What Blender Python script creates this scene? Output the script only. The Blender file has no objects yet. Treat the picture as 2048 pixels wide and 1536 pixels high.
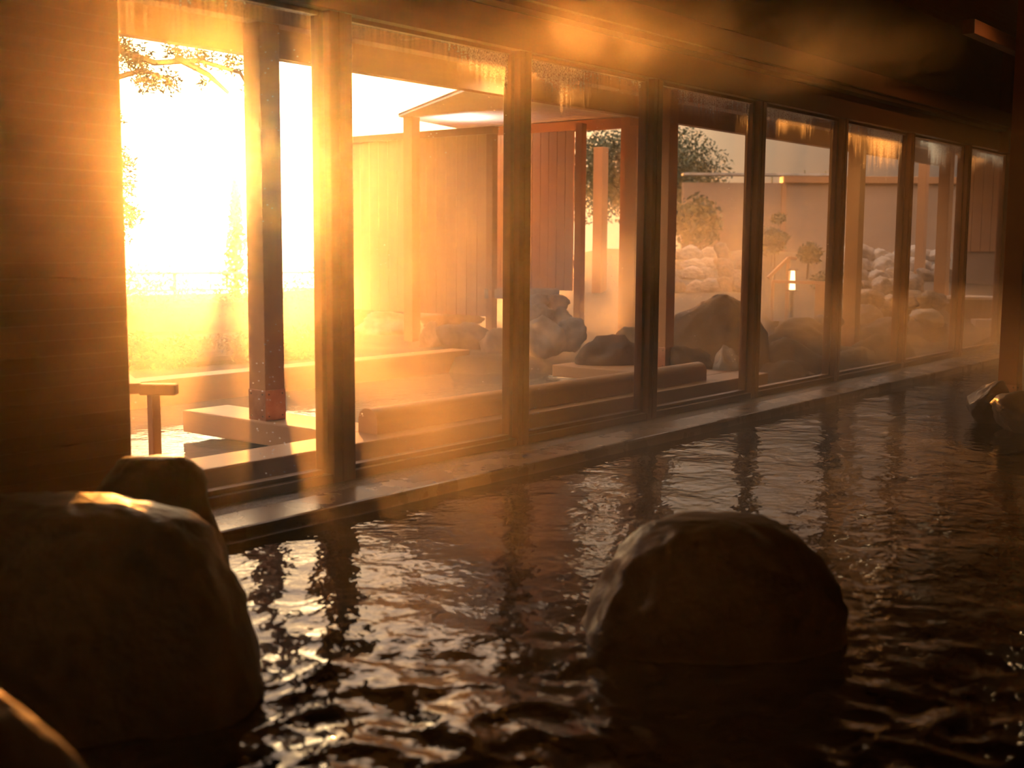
import bpy, bmesh, math, random
from mathutils import Vector, noise, Matrix
PI = math.pi
sc = bpy.context.scene
COL = sc.collection

# ------------------------------------------------------------------ materials
def newmat(name):
    m = bpy.data.materials.new(name); m.use_nodes = True
    nt = m.node_tree; nt.nodes.clear()
    return m, nt, nt.nodes, nt.links
def N(nodes, t, **kw):
    n = nodes.new(t)
    for k, v in kw.items(): setattr(n, k, v)
    return n
def ramp(nodes, stops):
    r = nodes.new('ShaderNodeValToRGB'); e = r.color_ramp.elements
    while len(e) < len(stops): e.new(0.5)
    for i, (p, c) in enumerate(stops):
        e[i].position = p; e[i].color = c if len(c) == 4 else (*c, 1)
    return r
def coords(nodes, links, scale=(1, 1, 1), kind='Object'):
    tc = nodes.new('ShaderNodeTexCoord'); mp = nodes.new('ShaderNodeMapping')
    links.new(tc.outputs[kind], mp.inputs[0]); mp.inputs['Scale'].default_value = scale
    return mp
def surf(name, c1, c2, rough=.6, scale=(4, 4, 4), detail=6, bump=.1, bdist=.01, metal=0, spec=.5, rrough=None, lo=.35, hi=.65, bscale=None):
    m, nt, n, l = newmat(name)
    out = N(n, 'ShaderNodeOutputMaterial'); b = N(n, 'ShaderNodeBsdfPrincipled')
    mp = coords(n, l, scale); t = N(n, 'ShaderNodeTexNoise'); t.inputs['Scale'].default_value = 1; t.inputs['Detail'].default_value = detail
    t.inputs['Roughness'].default_value = .6
    l.new(mp.outputs[0], t.inputs[0]); r = ramp(n, [(lo, c1), (hi, c2)]); l.new(t.outputs[0], r.inputs[0])
    l.new(r.outputs[0], b.inputs['Base Color'])
    b.inputs['Metallic'].default_value = metal; b.inputs['Roughness'].default_value = rough
    b.inputs['Specular IOR Level'].default_value = spec
    if rrough:
        mr = N(n, 'ShaderNodeMapRange'); mr.inputs['To Min'].default_value = rrough[0]; mr.inputs['To Max'].default_value = rrough[1]
        l.new(t.outputs[0], mr.inputs[0]); l.new(mr.outputs[0], b.inputs['Roughness'])
    bp = N(n, 'ShaderNodeBump'); bp.inputs['Strength'].default_value = bump; bp.inputs['Distance'].default_value = bdist
    src = t
    if bscale:
        mp2 = coords(n, l, bscale); src = N(n, 'ShaderNodeTexNoise'); src.inputs['Scale'].default_value = 1; src.inputs['Detail'].default_value = 5
        l.new(mp2.outputs[0], src.inputs[0])
    l.new(src.outputs[0], bp.inputs['Height']); l.new(bp.outputs[0], b.inputs['Normal'])
    l.new(b.outputs[0], out.inputs[0])
    return m
def wood(name, c1, c2, axis='z', rough=.5, f=1.0, spec=.4):
    s = {'x': (1.2, 22, 22), 'y': (22, 1.2, 22), 'z': (22, 22, 1.2)}[axis]
    return surf(name, tuple(a * .6 + b * .4 for a, b in zip(c1, c2)), tuple(a * .4 + b * .6 for a, b in zip(c1, c2)), rough, tuple(v * f for v in s), 5, .2, .002, spec=spec, rrough=(rough - .12, rough + .15))
M = {}
M['post_z'] = wood('stained_timber_upright', (.13, .035, .010), (.26, .08, .022), 'z', .38)
M['beam_x'] = wood('stained_timber_beam', (.09, .025, .008), (.20, .06, .018), 'x', .36)
M['frame_z'] = surf('bronze_anodised_frame', (.10, .035, .014), (.15, .05, .02), .35, (3, 3, 3), 3, .05, .002, metal=.4)
M['redpost'] = wood('red_stained_post', (.30, .07, .025), (.42, .11, .04), 'z', .4)
M['pale_x'] = wood('pale_cypress_long', (.42, .22, .10), (.62, .36, .18), 'x', .5)
M['pale_y'] = wood('pale_cypress_cross', (.42, .22, .10), (.62, .36, .18), 'y', .5)
M['pillar'] = wood('cedar_pillar', (.42, .19, .07), (.60, .30, .12), 'z', .55)
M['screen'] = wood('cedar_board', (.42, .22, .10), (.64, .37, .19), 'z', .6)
M['screen_pale'] = wood('shade_offset_board', (.55, .40, .27), (.70, .52, .36), 'z', .6)  # screen board colour lightened to offset the pavilion roof's shade
M['rail'] = wood('cedar_rail', (.34, .15, .06), (.50, .25, .11), 'x', .5)
M['roofboard'] = wood('pale_roof_board', (.68, .62, .58), (.84, .78, .74), 'y', .6)
M['copper'] = surf('copper_sheet', (.50, .20, .10), (.66, .33, .20), .38, (9, 9, 9), 4, .08, .002, metal=.85)
M['screwmat'] = surf('dull_screw_head', (.12, .08, .06), (.2, .14, .1), .4, (9, 9, 9), 2, 0, .001, metal=.9)
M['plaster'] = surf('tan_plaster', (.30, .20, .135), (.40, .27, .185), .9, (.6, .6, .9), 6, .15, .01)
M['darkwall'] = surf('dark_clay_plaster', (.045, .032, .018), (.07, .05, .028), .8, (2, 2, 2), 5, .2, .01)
M['stone'] = surf('wet_dark_stone', (.035, .022, .014), (.11, .065, .04), .45, (3, 3, 3), 9, .7, .03, rrough=(.28, .6), bscale=(9, 9, 9))
M['rock_dark'] = surf('dark_garden_rock', (.055, .036, .025), (.16, .105, .07), .7, (3, 3, 3), 8, .6, .03, bscale=(8, 8, 8))
M['rock_grey'] = surf('brown_grey_rock', (.12, .085, .06), (.34, .24, .17), .75, (4, 4, 3), 8, .7, .03, bscale=(9, 9, 9))
M['rock_pale'] = surf('pale_rubble_rock', (.24, .18, .13), (.50, .40, .31), .8, (5, 5, 4), 8, .7, .03, bscale=(9, 9, 9))
M['rock_white'] = surf('light_granite', (.34, .30, .25), (.56, .50, .43), .7, (6, 6, 6), 8, .4, .02, bscale=(14, 14, 14))
M['soil'] = surf('garden_ground', (.06, .042, .026), (.14, .10, .065), .9, (1.5, 1.5, 1.5), 8, .6, .04)
M['leaf'] = surf('shrub_leaf', (.05, .06, .025), (.12, .13, .05), .6, (5, 5, 5), 3, 0, .01)
M['pine'] = surf('pine_needle', (.05, .055, .02), (.10, .10, .035), .6, (5, 5, 5), 3, 0, .01)
M['hedgeleaf'] = surf('dry_hedge_leaf', (.10, .07, .025), (.22, .15, .06), .7, (5, 5, 5), 3, 0, .01)
M['bark'] = surf('rough_bark', (.07, .045, .03), (.15, .1, .06), .9, (6, 6, 2), 6, .8, .02)
M['metal'] = surf('painted_rail_metal', (.55, .5, .45), (.65, .6, .55), .3, (5, 5, 5), 2, 0, .001, metal=.6)
M['blackmetal'] = surf('lantern_metal', (.08, .06, .05), (.12, .09, .07), .4, (5, 5, 5), 2, 0, .001, metal=.7)
M['box'] = surf('pale_laminate', (.42, .33, .28), (.48, .38, .32), .6, (2, 2, 2), 2, 0, .001)
M['tub'] = wood('dark_tub_wood', (.05, .022, .012), (.11, .045, .02), 'z', .5)

def siding():
    m, nt, n, l = newmat('dark_lapped_siding')
    out = N(n, 'ShaderNodeOutputMaterial'); b = N(n, 'ShaderNodeBsdfPrincipled')
    mp = coords(n, l, (1.1, 1.1, 20)); t = N(n, 'ShaderNodeTexNoise'); t.inputs['Scale'].default_value = 1; t.inputs['Detail'].default_value = 5
    l.new(mp.outputs[0], t.inputs[0]); r = ramp(n, [(.3, (.125, .037, .011)), (.7, (.14, .041, .013))]); l.new(t.outputs[0], r.inputs[0])
    l.new(r.outputs[0], b.inputs['Base Color']); b.inputs['Roughness'].default_value = .5
    l.new(b.outputs[0], out.inputs[0]); return m
M['siding'] = siding()

def gravelmat():
    m, nt, n, l = newmat('wet_pebble_strip')
    out = N(n, 'ShaderNodeOutputMaterial'); b = N(n, 'ShaderNodeBsdfPrincipled')
    mp = coords(n, l, (1, 1, 1)); v = N(n, 'ShaderNodeTexVoronoi'); v.inputs['Scale'].default_value = 75
    l.new(mp.outputs[0], v.inputs[0])
    r = ramp(n, [(0, (.10, .07, .05)), (1, (.26, .19, .14))]); l.new(v.outputs['Color'], r.inputs[0]); l.new(r.outputs[0], b.inputs['Base Color'])
    b.inputs['Roughness'].default_value = .22
    bp = N(n, 'ShaderNodeBump', invert=True); bp.inputs['Strength'].default_value = .9; bp.inputs['Distance'].default_value = .008
    l.new(v.outputs['Distance'], bp.inputs['Height']); l.new(bp.outputs[0], b.inputs['Normal'])
    l.new(b.outputs[0], out.inputs[0]); return m
M['gravel'] = gravelmat()
M['coping'] = surf('wet_stone_coping', (.13, .08, .05), (.22, .14, .09), .3, (3, 3, 3), 6, .3, .006, rrough=(.15, .4))

def watermat(name, base, rough, s1, s2, strength, dist):
    m, nt, n, l = newmat(name)
    out = N(n, 'ShaderNodeOutputMaterial'); b = N(n, 'ShaderNodeBsdfPrincipled')
    b.inputs['Base Color'].default_value = (*base, 1); b.inputs['Roughness'].default_value = rough; b.inputs['IOR'].default_value = 1.33
    b.inputs['Specular IOR Level'].default_value = .5
    mp = coords(n, l, s1); t = N(n, 'ShaderNodeTexNoise'); t.inputs['Scale'].default_value = 1; t.inputs['Detail'].default_value = 3; t.inputs['Distortion'].default_value = .6
    l.new(mp.outputs[0], t.inputs[0])
    mp2 = coords(n, l, s2); t2 = N(n, 'ShaderNodeTexNoise'); t2.inputs['Scale'].default_value = 1; t2.inputs['Detail'].default_value = 2
    l.new(mp2.outputs[0], t2.inputs[0])
    a = N(n, 'ShaderNodeMath', operation='MULTIPLY_ADD'); a.inputs[1].default_value = .35
    l.new(t2.outputs[0], a.inputs[0]); l.new(t.outputs[0], a.inputs[2])
    bp = N(n, 'ShaderNodeBump'); bp.inputs['Strength'].default_value = strength; bp.inputs['Distance'].default_value = dist
    l.new(a.outputs[0], bp.inputs['Height']); l.new(bp.outputs[0], b.inputs['Normal'])
    l.new(b.outputs[0], out.inputs[0]); return m
M['water'] = watermat('bath_water', (.035, .022, .010), .03, (4.5, 4.5, 1), (15, 15, 1), .8, .012)
M['outwater'] = watermat('outdoor_pool_water', (.10, .11, .10), .04, (5, 5, 1), (16, 16, 1), .5, .010)
M['sea'] = watermat('sea_water', (.10, .10, .09), .2, (.05, .05, 1), (.3, .3, 1), .3, .3)

def glassmat():
    m, nt, n, l = newmat('window_glass_with_condensation')
    out = N(n, 'ShaderNodeOutputMaterial')
    fr = N(n, 'ShaderNodeFresnel'); ge = N(n, 'ShaderNodeNewGeometry')
    ior = N(n, 'ShaderNodeMapRange'); ior.inputs[3].default_value = 1.3; ior.inputs[4].default_value = 1 / 1.3
    l.new(ge.outputs['Backfacing'], ior.inputs[0]); l.new(ior.outputs[0], fr.inputs[0])
    tr = N(n, 'ShaderNodeBsdfTransparent'); tr.inputs[0].default_value = (.97, .96, .94, 1)
    gl = N(n, 'ShaderNodeBsdfGlossy'); gl.inputs['Roughness'].default_value = .02
    mx = N(n, 'ShaderNodeMixShader'); l.new(fr.outputs[0], mx.inputs[0]); l.new(tr.outputs[0], mx.inputs[1]); l.new(gl.outputs[0], mx.inputs[2])
    # condensation: a misted band under the head of the pane with ragged runs, and loose drops
    gp = N(n, 'ShaderNodeNewGeometry'); sp = N(n, 'ShaderNodeSeparateXYZ'); l.new(gp.outputs['Position'], sp.inputs[0])
    def nz(scale, det):
        mp = N(n, 'ShaderNodeMapping'); mp.inputs['Scale'].default_value = scale; l.new(gp.outputs['Position'], mp.inputs[0])
        t = N(n, 'ShaderNodeTexNoise'); t.inputs['Scale'].default_value = 1; t.inputs['Detail'].default_value = det; l.new(mp.outputs[0], t.inputs[0]); return t
    big = nz((.75, 1, .6), 3); run = nz((34, 1, 1.6), 3); fine = nz((110, 1, 70), 1)
    def math_(op, a, b=None, c=None):
        q = N(n, 'ShaderNodeMath', operation=op)
        for i, v in enumerate((a, b, c)):
            if v is None: continue
            if isinstance(v, (int, float)): q.inputs[i].default_value = v
            else: l.new(v, q.inputs[i])
        return q.outputs[0]
    edge = math_('MULTIPLY_ADD', run.outputs[0], -.40, 2.62)           # ragged lower edge
    edge = math_('MULTIPLY_ADD', big.outputs[0], -1.3, edge)
    edge = math_('ADD', edge, .62)
    above = math_('SUBTRACT', sp.outputs['Z'], edge)
    band = N(n, 'ShaderNodeMapRange', interpolation_type='SMOOTHSTEP'); band.inputs[1].default_value = -.10; band.inputs[2].default_value = .22
    band.inputs[3].default_value = 0; band.inputs[4].default_value = .55; l.new(above, band.inputs[0])
    fm = N(n, 'ShaderNodeMapRange'); fm.inputs[1].default_value = .38; fm.inputs[2].default_value = .6; fm.inputs[3].default_value = .35; fm.inputs[4].default_value = 1; l.new(fine.outputs[0], fm.inputs[0])
    f = math_('MULTIPLY', band.outputs[0], fm.outputs[0])
    vor = N(n, 'ShaderNodeTexVoronoi'); vor.inputs['Scale'].default_value = 30; mpv = N(n, 'ShaderNodeMapping'); mpv.inputs['Scale'].default_value = (1, .01, 1); l.new(gp.outputs['Position'], mpv.inputs[0]); l.new(mpv.outputs[0], vor.inputs[0])
    drop = math_('LESS_THAN', vor.outputs['Distance'], .10)
    dm = nz((2.2, 1, 1.6), 2); dsel = math_('GREATER_THAN', dm.outputs[0], .60); drop = math_('MULTIPLY', drop, dsel); drop = math_('MULTIPLY', drop, .5)
    f = math_('MAXIMUM', f, drop); f = math_('ADD', f, .012)
    tl = N(n, 'ShaderNodeBsdfTranslucent'); tl.inputs[0].default_value = (.9, .9, .88, 1)
    mx2 = N(n, 'ShaderNodeMixShader'); l.new(f, mx2.inputs[0]); l.new(mx.outputs[0], mx2.inputs[1]); l.new(tl.outputs[0], mx2.inputs[2])
    l.new(mx2.outputs[0], out.inputs[0]); return m
M['glass'] = glassmat()

def emit(name, col, s):
    m, nt, n, l = newmat(name); out = N(n, 'ShaderNodeOutputMaterial'); e = N(n, 'ShaderNodeEmission')
    e.inputs[0].default_value = (*col, 1); e.inputs[1].default_value = s; l.new(e.outputs[0], out.inputs[0]); return m
M['lamp'] = emit('warm_lamp', (1, .72, .36), 9)
M['candle'] = emit('lantern_light', (1, .66, .34), 6)

# ------------------------------------------------------------------ builders
def link(name, bm, mat, parent=None, loc=(0, 0, 0), smooth=False, rotz=0):
    me = bpy.data.meshes.new(name); bm.normal_update(); bm.to_mesh(me); bm.free()
    if mat is not None: me.materials.append(mat)
    if smooth:
        for p in me.polygons: p.use_smooth = True
    o = bpy.data.objects.new(name, me); COL.objects.link(o)
    o.parent = parent; o.location = loc; o.rotation_euler = (0, 0, rotz)
    return o
def thing(name, label, cat, loc=(0, 0, 0), group=None, rotz=0):
    o = bpy.data.objects.new(name, None); COL.objects.link(o); o.location = loc; o.rotation_euler = (0, 0, rotz)
    return tag(o, label, cat, group)
def tag(o, label=None, cat=None, group=None, kind=None):
    if label: o['label'] = label
    if cat: o['category'] = cat
    if group: o['group'] = group
    if kind: o['kind'] = kind
    return o
def B(bm, x0, x1, y0, y1, z0, z1, bev=0.0, seg=2):
    r = bmesh.ops.create_cube(bm, size=1)
    vs = r['verts']
    bmesh.ops.scale(bm, verts=vs, vec=(x1 - x0, y1 - y0, z1 - z0))
    bmesh.ops.translate(bm, verts=vs, vec=((x0 + x1) / 2, (y0 + y1) / 2, (z0 + z1) / 2))
    if bev > 0:
        es = list({e for v in vs for e in v.link_edges})
        bmesh.ops.bevel(bm, geom=es, offset=bev, segments=seg, affect='EDGES', profile=.6)
    return vs
def box(name, x0, x1, y0, y1, z0, z1, mat, parent=None, bev=.004, loc=(0, 0, 0)):
    bm = bmesh.new(); B(bm, x0, x1, y0, y1, z0, z1, bev); return link(name, bm, mat, parent, loc)
def bar(bm, a, b, w, h=None, bev=0):
    a = Vector(a); b = Vector(b); h = h or w; d = b - a; L = d.length
    r = bmesh.ops.create_cube(bm, size=1); vs = r['verts']
    bmesh.ops.scale(bm, verts=vs, vec=(L, w, h))
    x = d.normalized(); up = Vector((0, 0, 1)) if abs(x.z) < .95 else Vector((0, 1, 0)); y = up.cross(x).normalized(); z = x.cross(y)
    m = Matrix((x, y, z)).transposed().to_4x4(); m.translation = (a + b) / 2
    bmesh.ops.transform(bm, matrix=m, verts=vs)
    if bev: bmesh.ops.bevel(bm, geom=list({e for v in vs for e in v.link_edges}), offset=bev, segments=1, affect='EDGES')
def tube(bm, pts, rads, seg=8):
    pts = [Vector(p) for p in pts]; rings = []
    for i, p in enumerate(pts):
        d = (pts[min(i + 1, len(pts) - 1)] - pts[max(i - 1, 0)]).normalized()
        u = d.cross(Vector((.13, .2, .97))).normalized(); v = d.cross(u)
        rings.append([bm.verts.new(p + (u * math.cos(2 * PI * k / seg) + v * math.sin(2 * PI * k / seg)) * rads[i]) for k in range(seg)])
    for a, b in zip(rings, rings[1:]):
        for k in range(seg): bm.faces.new((a[k], a[(k + 1) % seg], b[(k + 1) % seg], b[k]))
    bm.faces.new(rings[0][::-1]); bm.faces.new(rings[-1])
def cyl(bm, x, y, z0, z1, r0, r1=None, seg=16):
    tube(bm, [(x, y, z0), (x, y, z1)], [r0, r0 if r1 is None else r1], seg)

def rock_bm(sx, sy, sz, seed, rough=.10, facets=9, sub=4, sink=.25):
    """boulder of width sx, depth sy, height sz above its seat, carved by random planes and roughened"""
    rnd = random.Random(seed); bm = bmesh.new(); bmesh.ops.create_icosphere(bm, subdivisions=sub, radius=1)
    planes = []
    for _ in range(facets):
        n = Vector((rnd.gauss(0, 1), rnd.gauss(0, 1), rnd.gauss(0, .8))).normalized(); planes.append((n, rnd.uniform(.55, .84)))
    off = Vector((rnd.uniform(0, 50), rnd.uniform(0, 50), rnd.uniform(0, 50)))
    for v in bm.verts:
        p = v.co.copy()
        p = Vector([math.copysign(abs(c) ** .85, c) for c in p])
        for n, d in planes:
            e = p.dot(n) - d
            if e > 0: p -= n * e * .85
        q = p.normalized()
        a = noise.fractal(q * 1.6 + off, .9, 2.1, 5) * rough * 1.2
        b = noise.fractal(q * 6 + off, .8, 2.1, 3) * rough * .4
        p += q * (a + b)
        v.co = p
    xs = [v.co.x for v in bm.verts]; ys = [v.co.y for v in bm.verts]; zs = [v.co.z for v in bm.verts]
    H = sz * (1 + sink)
    for v in bm.verts:
        v.co.x = ((v.co.x - min(xs)) / (max(xs) - min(xs)) - .5) * sx
        v.co.y = ((v.co.y - min(ys)) / (max(ys) - min(ys)) - .5) * sy
        v.co.z = (v.co.z - min(zs)) / (max(zs) - min(zs)) * H - sz * sink
    return bm
def profile_rock(levels, seed, rough=.018, nseg=96, per=4, power=2.3):
    """boulder from cross-sections: levels = (z, x_min, x_max, y_min, y_max); each ring a rounded superellipse"""
    off = Vector((seed * 7.3, seed * 1.7, seed * 3.1)); rings = []; L = []
    for a, b in zip(levels, levels[1:]):
        for k in range(per): L.append([a[i] + (b[i] - a[i]) * k / per for i in range(5)])
    L.append(list(levels[-1]))
    for _ in range(2):
        L = [L[0]] + [[(L[i - 1][j] + 2 * L[i][j] + L[i + 1][j]) / 4 for j in range(5)] for i in range(1, len(L) - 1)] + [L[-1]]
    bm = bmesh.new()
    for z, x0, x1, y0, y1 in L:
        ring = []
        for k in range(nseg):
            t = 2 * PI * k / nseg; c, s = math.cos(t), math.sin(t)
            c = math.copysign(abs(c) ** (2 / power), c); s = math.copysign(abs(s) ** (2 / power), s)
            p = Vector(((x0 + x1) / 2 + c * (x1 - x0) / 2, (y0 + y1) / 2 + s * (y1 - y0) / 2, z))
            n = Vector((c, s, .35)).normalized()
            d = noise.fractal(p * 3.0 + off, .9, 2.1, 5) * rough + noise.fractal(p * 11 + off, .8, 2.1, 3) * rough * .4
            ring.append(bm.verts.new(p + n * d))
        rings.append(ring)
    for a, b in zip(rings, rings[1:]):
        for k in range(nseg): bm.faces.new((a[k], a[(k + 1) % nseg], b[(k + 1) % nseg], b[k]))
    top = rings[-1]; c = sum((v.co for v in top), Vector()) / nseg; cv = bm.verts.new(c + Vector((0, 0, .004)))
    for k in range(nseg): bm.faces.new((top[k], top[(k + 1) % nseg], cv))
    bm.faces.new(rings[0][::-1])
    return bm
def put_rock(loc, sx, sy, sz, seed, mat, label, group=None, name='boulder', rotz=None, **kw):
    o = link(name, rock_bm(sx, sy, sz, seed, **kw), mat, None, loc, smooth=True, rotz=(seed * 1.3) % 3 if rotz is None else rotz)
    return tag(o, label, 'rock', group)

VIEW = math.radians(38.56 - 90)      # turning that faces a thing's width across the line of sight from the bath

# ------------------------------------------------------------------ the room
WY = 5.06
def structure(o): o['kind'] = 'structure'; return o
# left wall of lapped boards
bm = bmesh.new()
B(bm, -2.6, 3.30, 5.02, 5.2, -.3, 3.9)
z = -.12
while z < 3.9:
    vs = B(bm, -2.6, 3.32, 4.995, 5.03, z, z + .0693)
    z += .07
structure(link('wall_left', bm, M['siding']))
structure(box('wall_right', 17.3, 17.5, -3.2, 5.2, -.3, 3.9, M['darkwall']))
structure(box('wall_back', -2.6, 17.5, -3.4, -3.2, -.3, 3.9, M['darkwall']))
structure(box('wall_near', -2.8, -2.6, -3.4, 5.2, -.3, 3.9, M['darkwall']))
# ceiling with boards
bm = bmesh.new(); B(bm, -2.8, 17.5, -3.4, 5.2, 3.9, 4.0)
structure(link('ceiling', bm, M['beam_x']))
# wall over the windows, header, ledge beam
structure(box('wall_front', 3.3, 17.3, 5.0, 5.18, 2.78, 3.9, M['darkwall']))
structure(box('trim_1', 3.3, 17.3, 4.97, 5.16, 2.57, 2.80, M['beam_x'], bev=.006))
structure(box('trim_2', 3.3, 16.4, 4.84, 5.0, 2.86, 3.04, M['beam_x'], bev=.008))
structure(box('trim_3', 3.3, 16.4, 4.87, 5.0, 2.81, 2.855, M['frame_z'], bev=.004))
structure(box('trim_4', 12.4, 17.3, 4.05, 4.17, 3.42, 3.56, M['beam_x'], bev=.006))
structure(box('trim_5', 16.45, 16.62, 4.86, 5.0, 2.55, 3.9, M['post_z'], bev=.006))
structure(box('trim_6', 3.3, 17.3, 5.0, 5.14, -.055, -.004, M['frame_z'], bev=.004))     # sill rail
# floor strip of pebbles and the coping of the bath
bm = bmesh.new(); B(bm, -2.6, 17.3, 4.83, 5.14, -.3, -.055); structure(link('floor', bm, M['gravel']))
structure(box('trim_7', -2.6, 17.3, 4.52, 4.828, -.3, -.05, M['coping'], bev=.02))
# mullion posts
RX = [4.81, 6.45, 8.11, 9.85, 11.63, 13.47, 15.42, 17.12]
XW = [.17, .12, .13, .13, .12, .12, .12, .12]
n = 8
for i, (x, w) in enumerate(zip(RX, XW)):
    bm = bmesh.new(); B(bm, x - w, x, 4.99, 5.13, -.055, 2.6, .006)
    B(bm, x - w * .62, x - w * .38, 4.982, 5.0, -.05, 2.58, .003)
    structure(link(f'trim_{n}', bm, M['post_z'])); n += 1
# windows: frame and pane
edges = [3.32] + RX
for i in range(8):
    x0 = edges[i]; x1 = RX[i] - XW[i]
    if i == 0: x1 = RX[0] - .17
    w = bpy.data.objects.new(f'window_{i+1}', None); COL.objects.link(w); w.location = ((x0 + x1) / 2, WY, 0); structure(w)
    h = (x1 - x0) / 2; bm = bmesh.new(); s = .035
    B(bm, -h, -h + s, -.02, .045, 0, 2.58, .004); B(bm, h - s, h, -.02, .045, 0, 2.58, .004)
    B(bm, -h + s, h - s, -.02, .045, -.01, .022, .003); B(bm, -h + s, h - s, -.02, .045, 2.545, 2.58, .003)
    link('window_frame', bm, M['frame_z'], w)
    bm = bmesh.new(); B(bm, -h + s, h - s, .012, .018, .02, 2.55); g = link('glass_pane', bm, M['glass'], w)

# interior timber post standing on the rocks
def pillar(name, x, y, z0, z1, w, mat, label, group=None, rotz=0, plate=.17, cat='post'):
    t = thing(name, label, cat, (x, y, z0), group, rotz)
    bm = bmesh.new(); B(bm, -w / 2, w / 2, -w / 2, w / 2, 0, z1 - z0, .006); link('shaft', bm, mat, t)
    if plate:
        c = w / 2 + .004; bm = bmesh.new(); B(bm, -c, c, -c, c, 0, plate, .003); pl = link('copper_base', bm, M['copper'], t)
        for sx, sy in ((-1, 0), (0, -1)):
            for u in (-.7, .7):
                for v in (.14, .86):
                    bm = bmesh.new(); r = .006
                    px, py = (sx * c, u * w / 2) if sx else (u * w / 2, sy * c)
                    d = Vector((sx, sy, 0)) * .003
                    tube(bm, [Vector((px, py, v * plate)) - d, Vector((px, py, v * plate)) + d], [r, r], 8)
                    link('screw', bm, M['screwmat'], pl)
    return t
pillar('timber_post', 10.60, 3.02, .0, 3.9, .155, M['redpost'], 'dark red-brown timber post inside the bath, standing on the rocks at the far right', plate=.155)

# ------------------------------------------------------------------ bath water and the rocks standing in it
def waves(x, y):
    d = math.hypot(x, y)
    t = max(0., min(1., (5.2 - d) / 2.6)); t = t * t * (3 - 2 * t)
    a = noise.fractal(Vector((x * 2.1, y * 2.1, 0)), 1.0, 2.0, 4) * (.006 + .022 * t)
    b = (1 - abs(noise.noise(Vector((x * 5.2 + 9, y * 5.2, 3))))) ** 3 * .020 * t
    u = x * .785 + y * .62
    c = noise.noise(Vector((x * 1.2 + y * .3, (y - x * .4) * 4.2, 7))) * .0035
    return a + b + c
def grid(name, xs, ys, f, mat):
    bm = bmesh.new(); V = [[bm.verts.new((x, y, f(x, y))) for y in ys] for x in xs]
    for i in range(len(xs) - 1):
        for j in range(len(ys) - 1): bm.faces.new((V[i][j], V[i + 1][j], V[i + 1][j + 1], V[i][j + 1]))
    return link(name, bm, mat, smooth=True)
def steps(a, b, s0, gr, cap):
    v = [a]; s = s0
    while v[-1] < b: v.append(min(b, v[-1] + s)); s = min(cap, s * gr)
    return v
xs = steps(-2.59, 0.4, .12, 1, .12) + steps(.4, 17.29, .022, 1.004, .12)[1:]
ys = steps(-3.19, .4, .12, 1, .12) + steps(.4, 4.515, .022, 1.001, .04)[1:]
o = grid('bath_water', xs, ys, lambda x, y: -.12 + waves(x, y), M['water'])
tag(o, 'dark rippling hot-spring water filling the indoor bath', 'water', kind='stuff')

def prock(name, loc, rot, levels, seed, mat, label, rough=.02, **kw):
    o = link(name, profile_rock(levels, seed, rough, **kw), mat, None, loc, smooth=True, rotz=rot)
    return tag(o, label, 'rock')
prock('boulder', (3.84, 2.10, -.12), VIEW, [(-.15, -.53, .50, -.36, .34), (0, -.50, .475, -.34, .34), (.10, -.455, .46, -.32, .33), (.2, -.40, .43, -.29, .31), (.30, -.32, .37, -.24, .27),
      (.38, -.25, .28, -.19, .22), (.415, -.17, .20, -.12, .15), (.43, -.05, .08, -.05, .06)], 3, M['stone'], 'dark wet domed boulder alone in the middle of the bath water', rough=.042)
prock('boulder', (2.2, 3.5, -.12), VIEW, [(-.15, -.95, .62, -.75, .34), (0, -.93, .595, -.70, .32), (.14, -.9, .545, -.64, .3), (.3, -.88, .465, -.56, .28), (.43, -.85, .39, -.46, .25),
      (.51, -.82, .34, -.34, .2), (.565, -.75, .20, -.22, .15), (.58, -.6, .0, -.12, .08)], 5, M['stone'], 'massive dark boulder at the left of the bath below the board wall', rough=.035)
prock('boulder', (2.68, 3.9, -.12), VIEW, [(-.15, -.34, .30, -.25, .25), (.25, -.30, .27, -.2, .22), (.42, -.25, .22, -.17, .18), (.53, -.19, .175, -.13, .14), (.585, -.14, .135, -.09, .1), (.605, -.11, .11, -.05, .06)],
      8, M['stone'], 'smaller dark boulder rising behind the massive left one, in front of the first window', rough=.03)
prock('boulder', (1.0, 1.95, -.12), VIEW, [(-.15, -.6, .36, -.3, .3), (.2, -.55, .26, -.28, .27), (.45, -.5, .15, -.22, .22), (.6, -.4, .05, -.15, .15), (.66, -.3, -.03, -.08, .08)],
      11, M['stone'], 'close blurred rock cut off by the lower left corner of the picture', rough=.02)
for loc, sx, sy, sz, s, lab in (((10.05, 3.02, -.12), .36, .34, .36, 21, 'rough dark rock in the water just left of the red-brown post'),
                            ((10.75, 2.90, -.14), .55, .45, .14, 22, 'low dark rock carrying the red-brown post'),
                            ((9.75, 2.62, -.12), .55, .45, .33, 23, 'wet dark rock in the water in front of the red-brown post')):
    put_rock(loc, sx, sy, sz, s, M['stone'], lab, rotz=VIEW)

# ------------------------------------------------------------------ outside: ledge, arms, log, kerb
def outbeam(x0, x1, y0, y1, z0, z1, mat, name, label, bev=.012, cat='timber edge'):
    o = box(name, x0, x1, y0, y1, z0, z1, mat, bev=bev); return tag(o, label, cat)
outbeam(2.0, 10.5, 5.22, 5.56, -.28, .10, M['pale_x'], 'timber_ledge', 'pale cypress ledge running along the outside foot of the first four windows')
outbeam(5.25, 5.66, 5.565, 7.24, -.06, .10, M['pale_y'], 'timber_walkway', 'pale cypress arm reaching out over the outdoor pool, under the copper-footed pillar')
outbeam(9.75, 10.42, 5.565, 7.25, -.02, .10, M['pale_y'], 'timber_walkway', 'pale cypress arm over the outdoor pool in front of the rough grey boulder')
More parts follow.
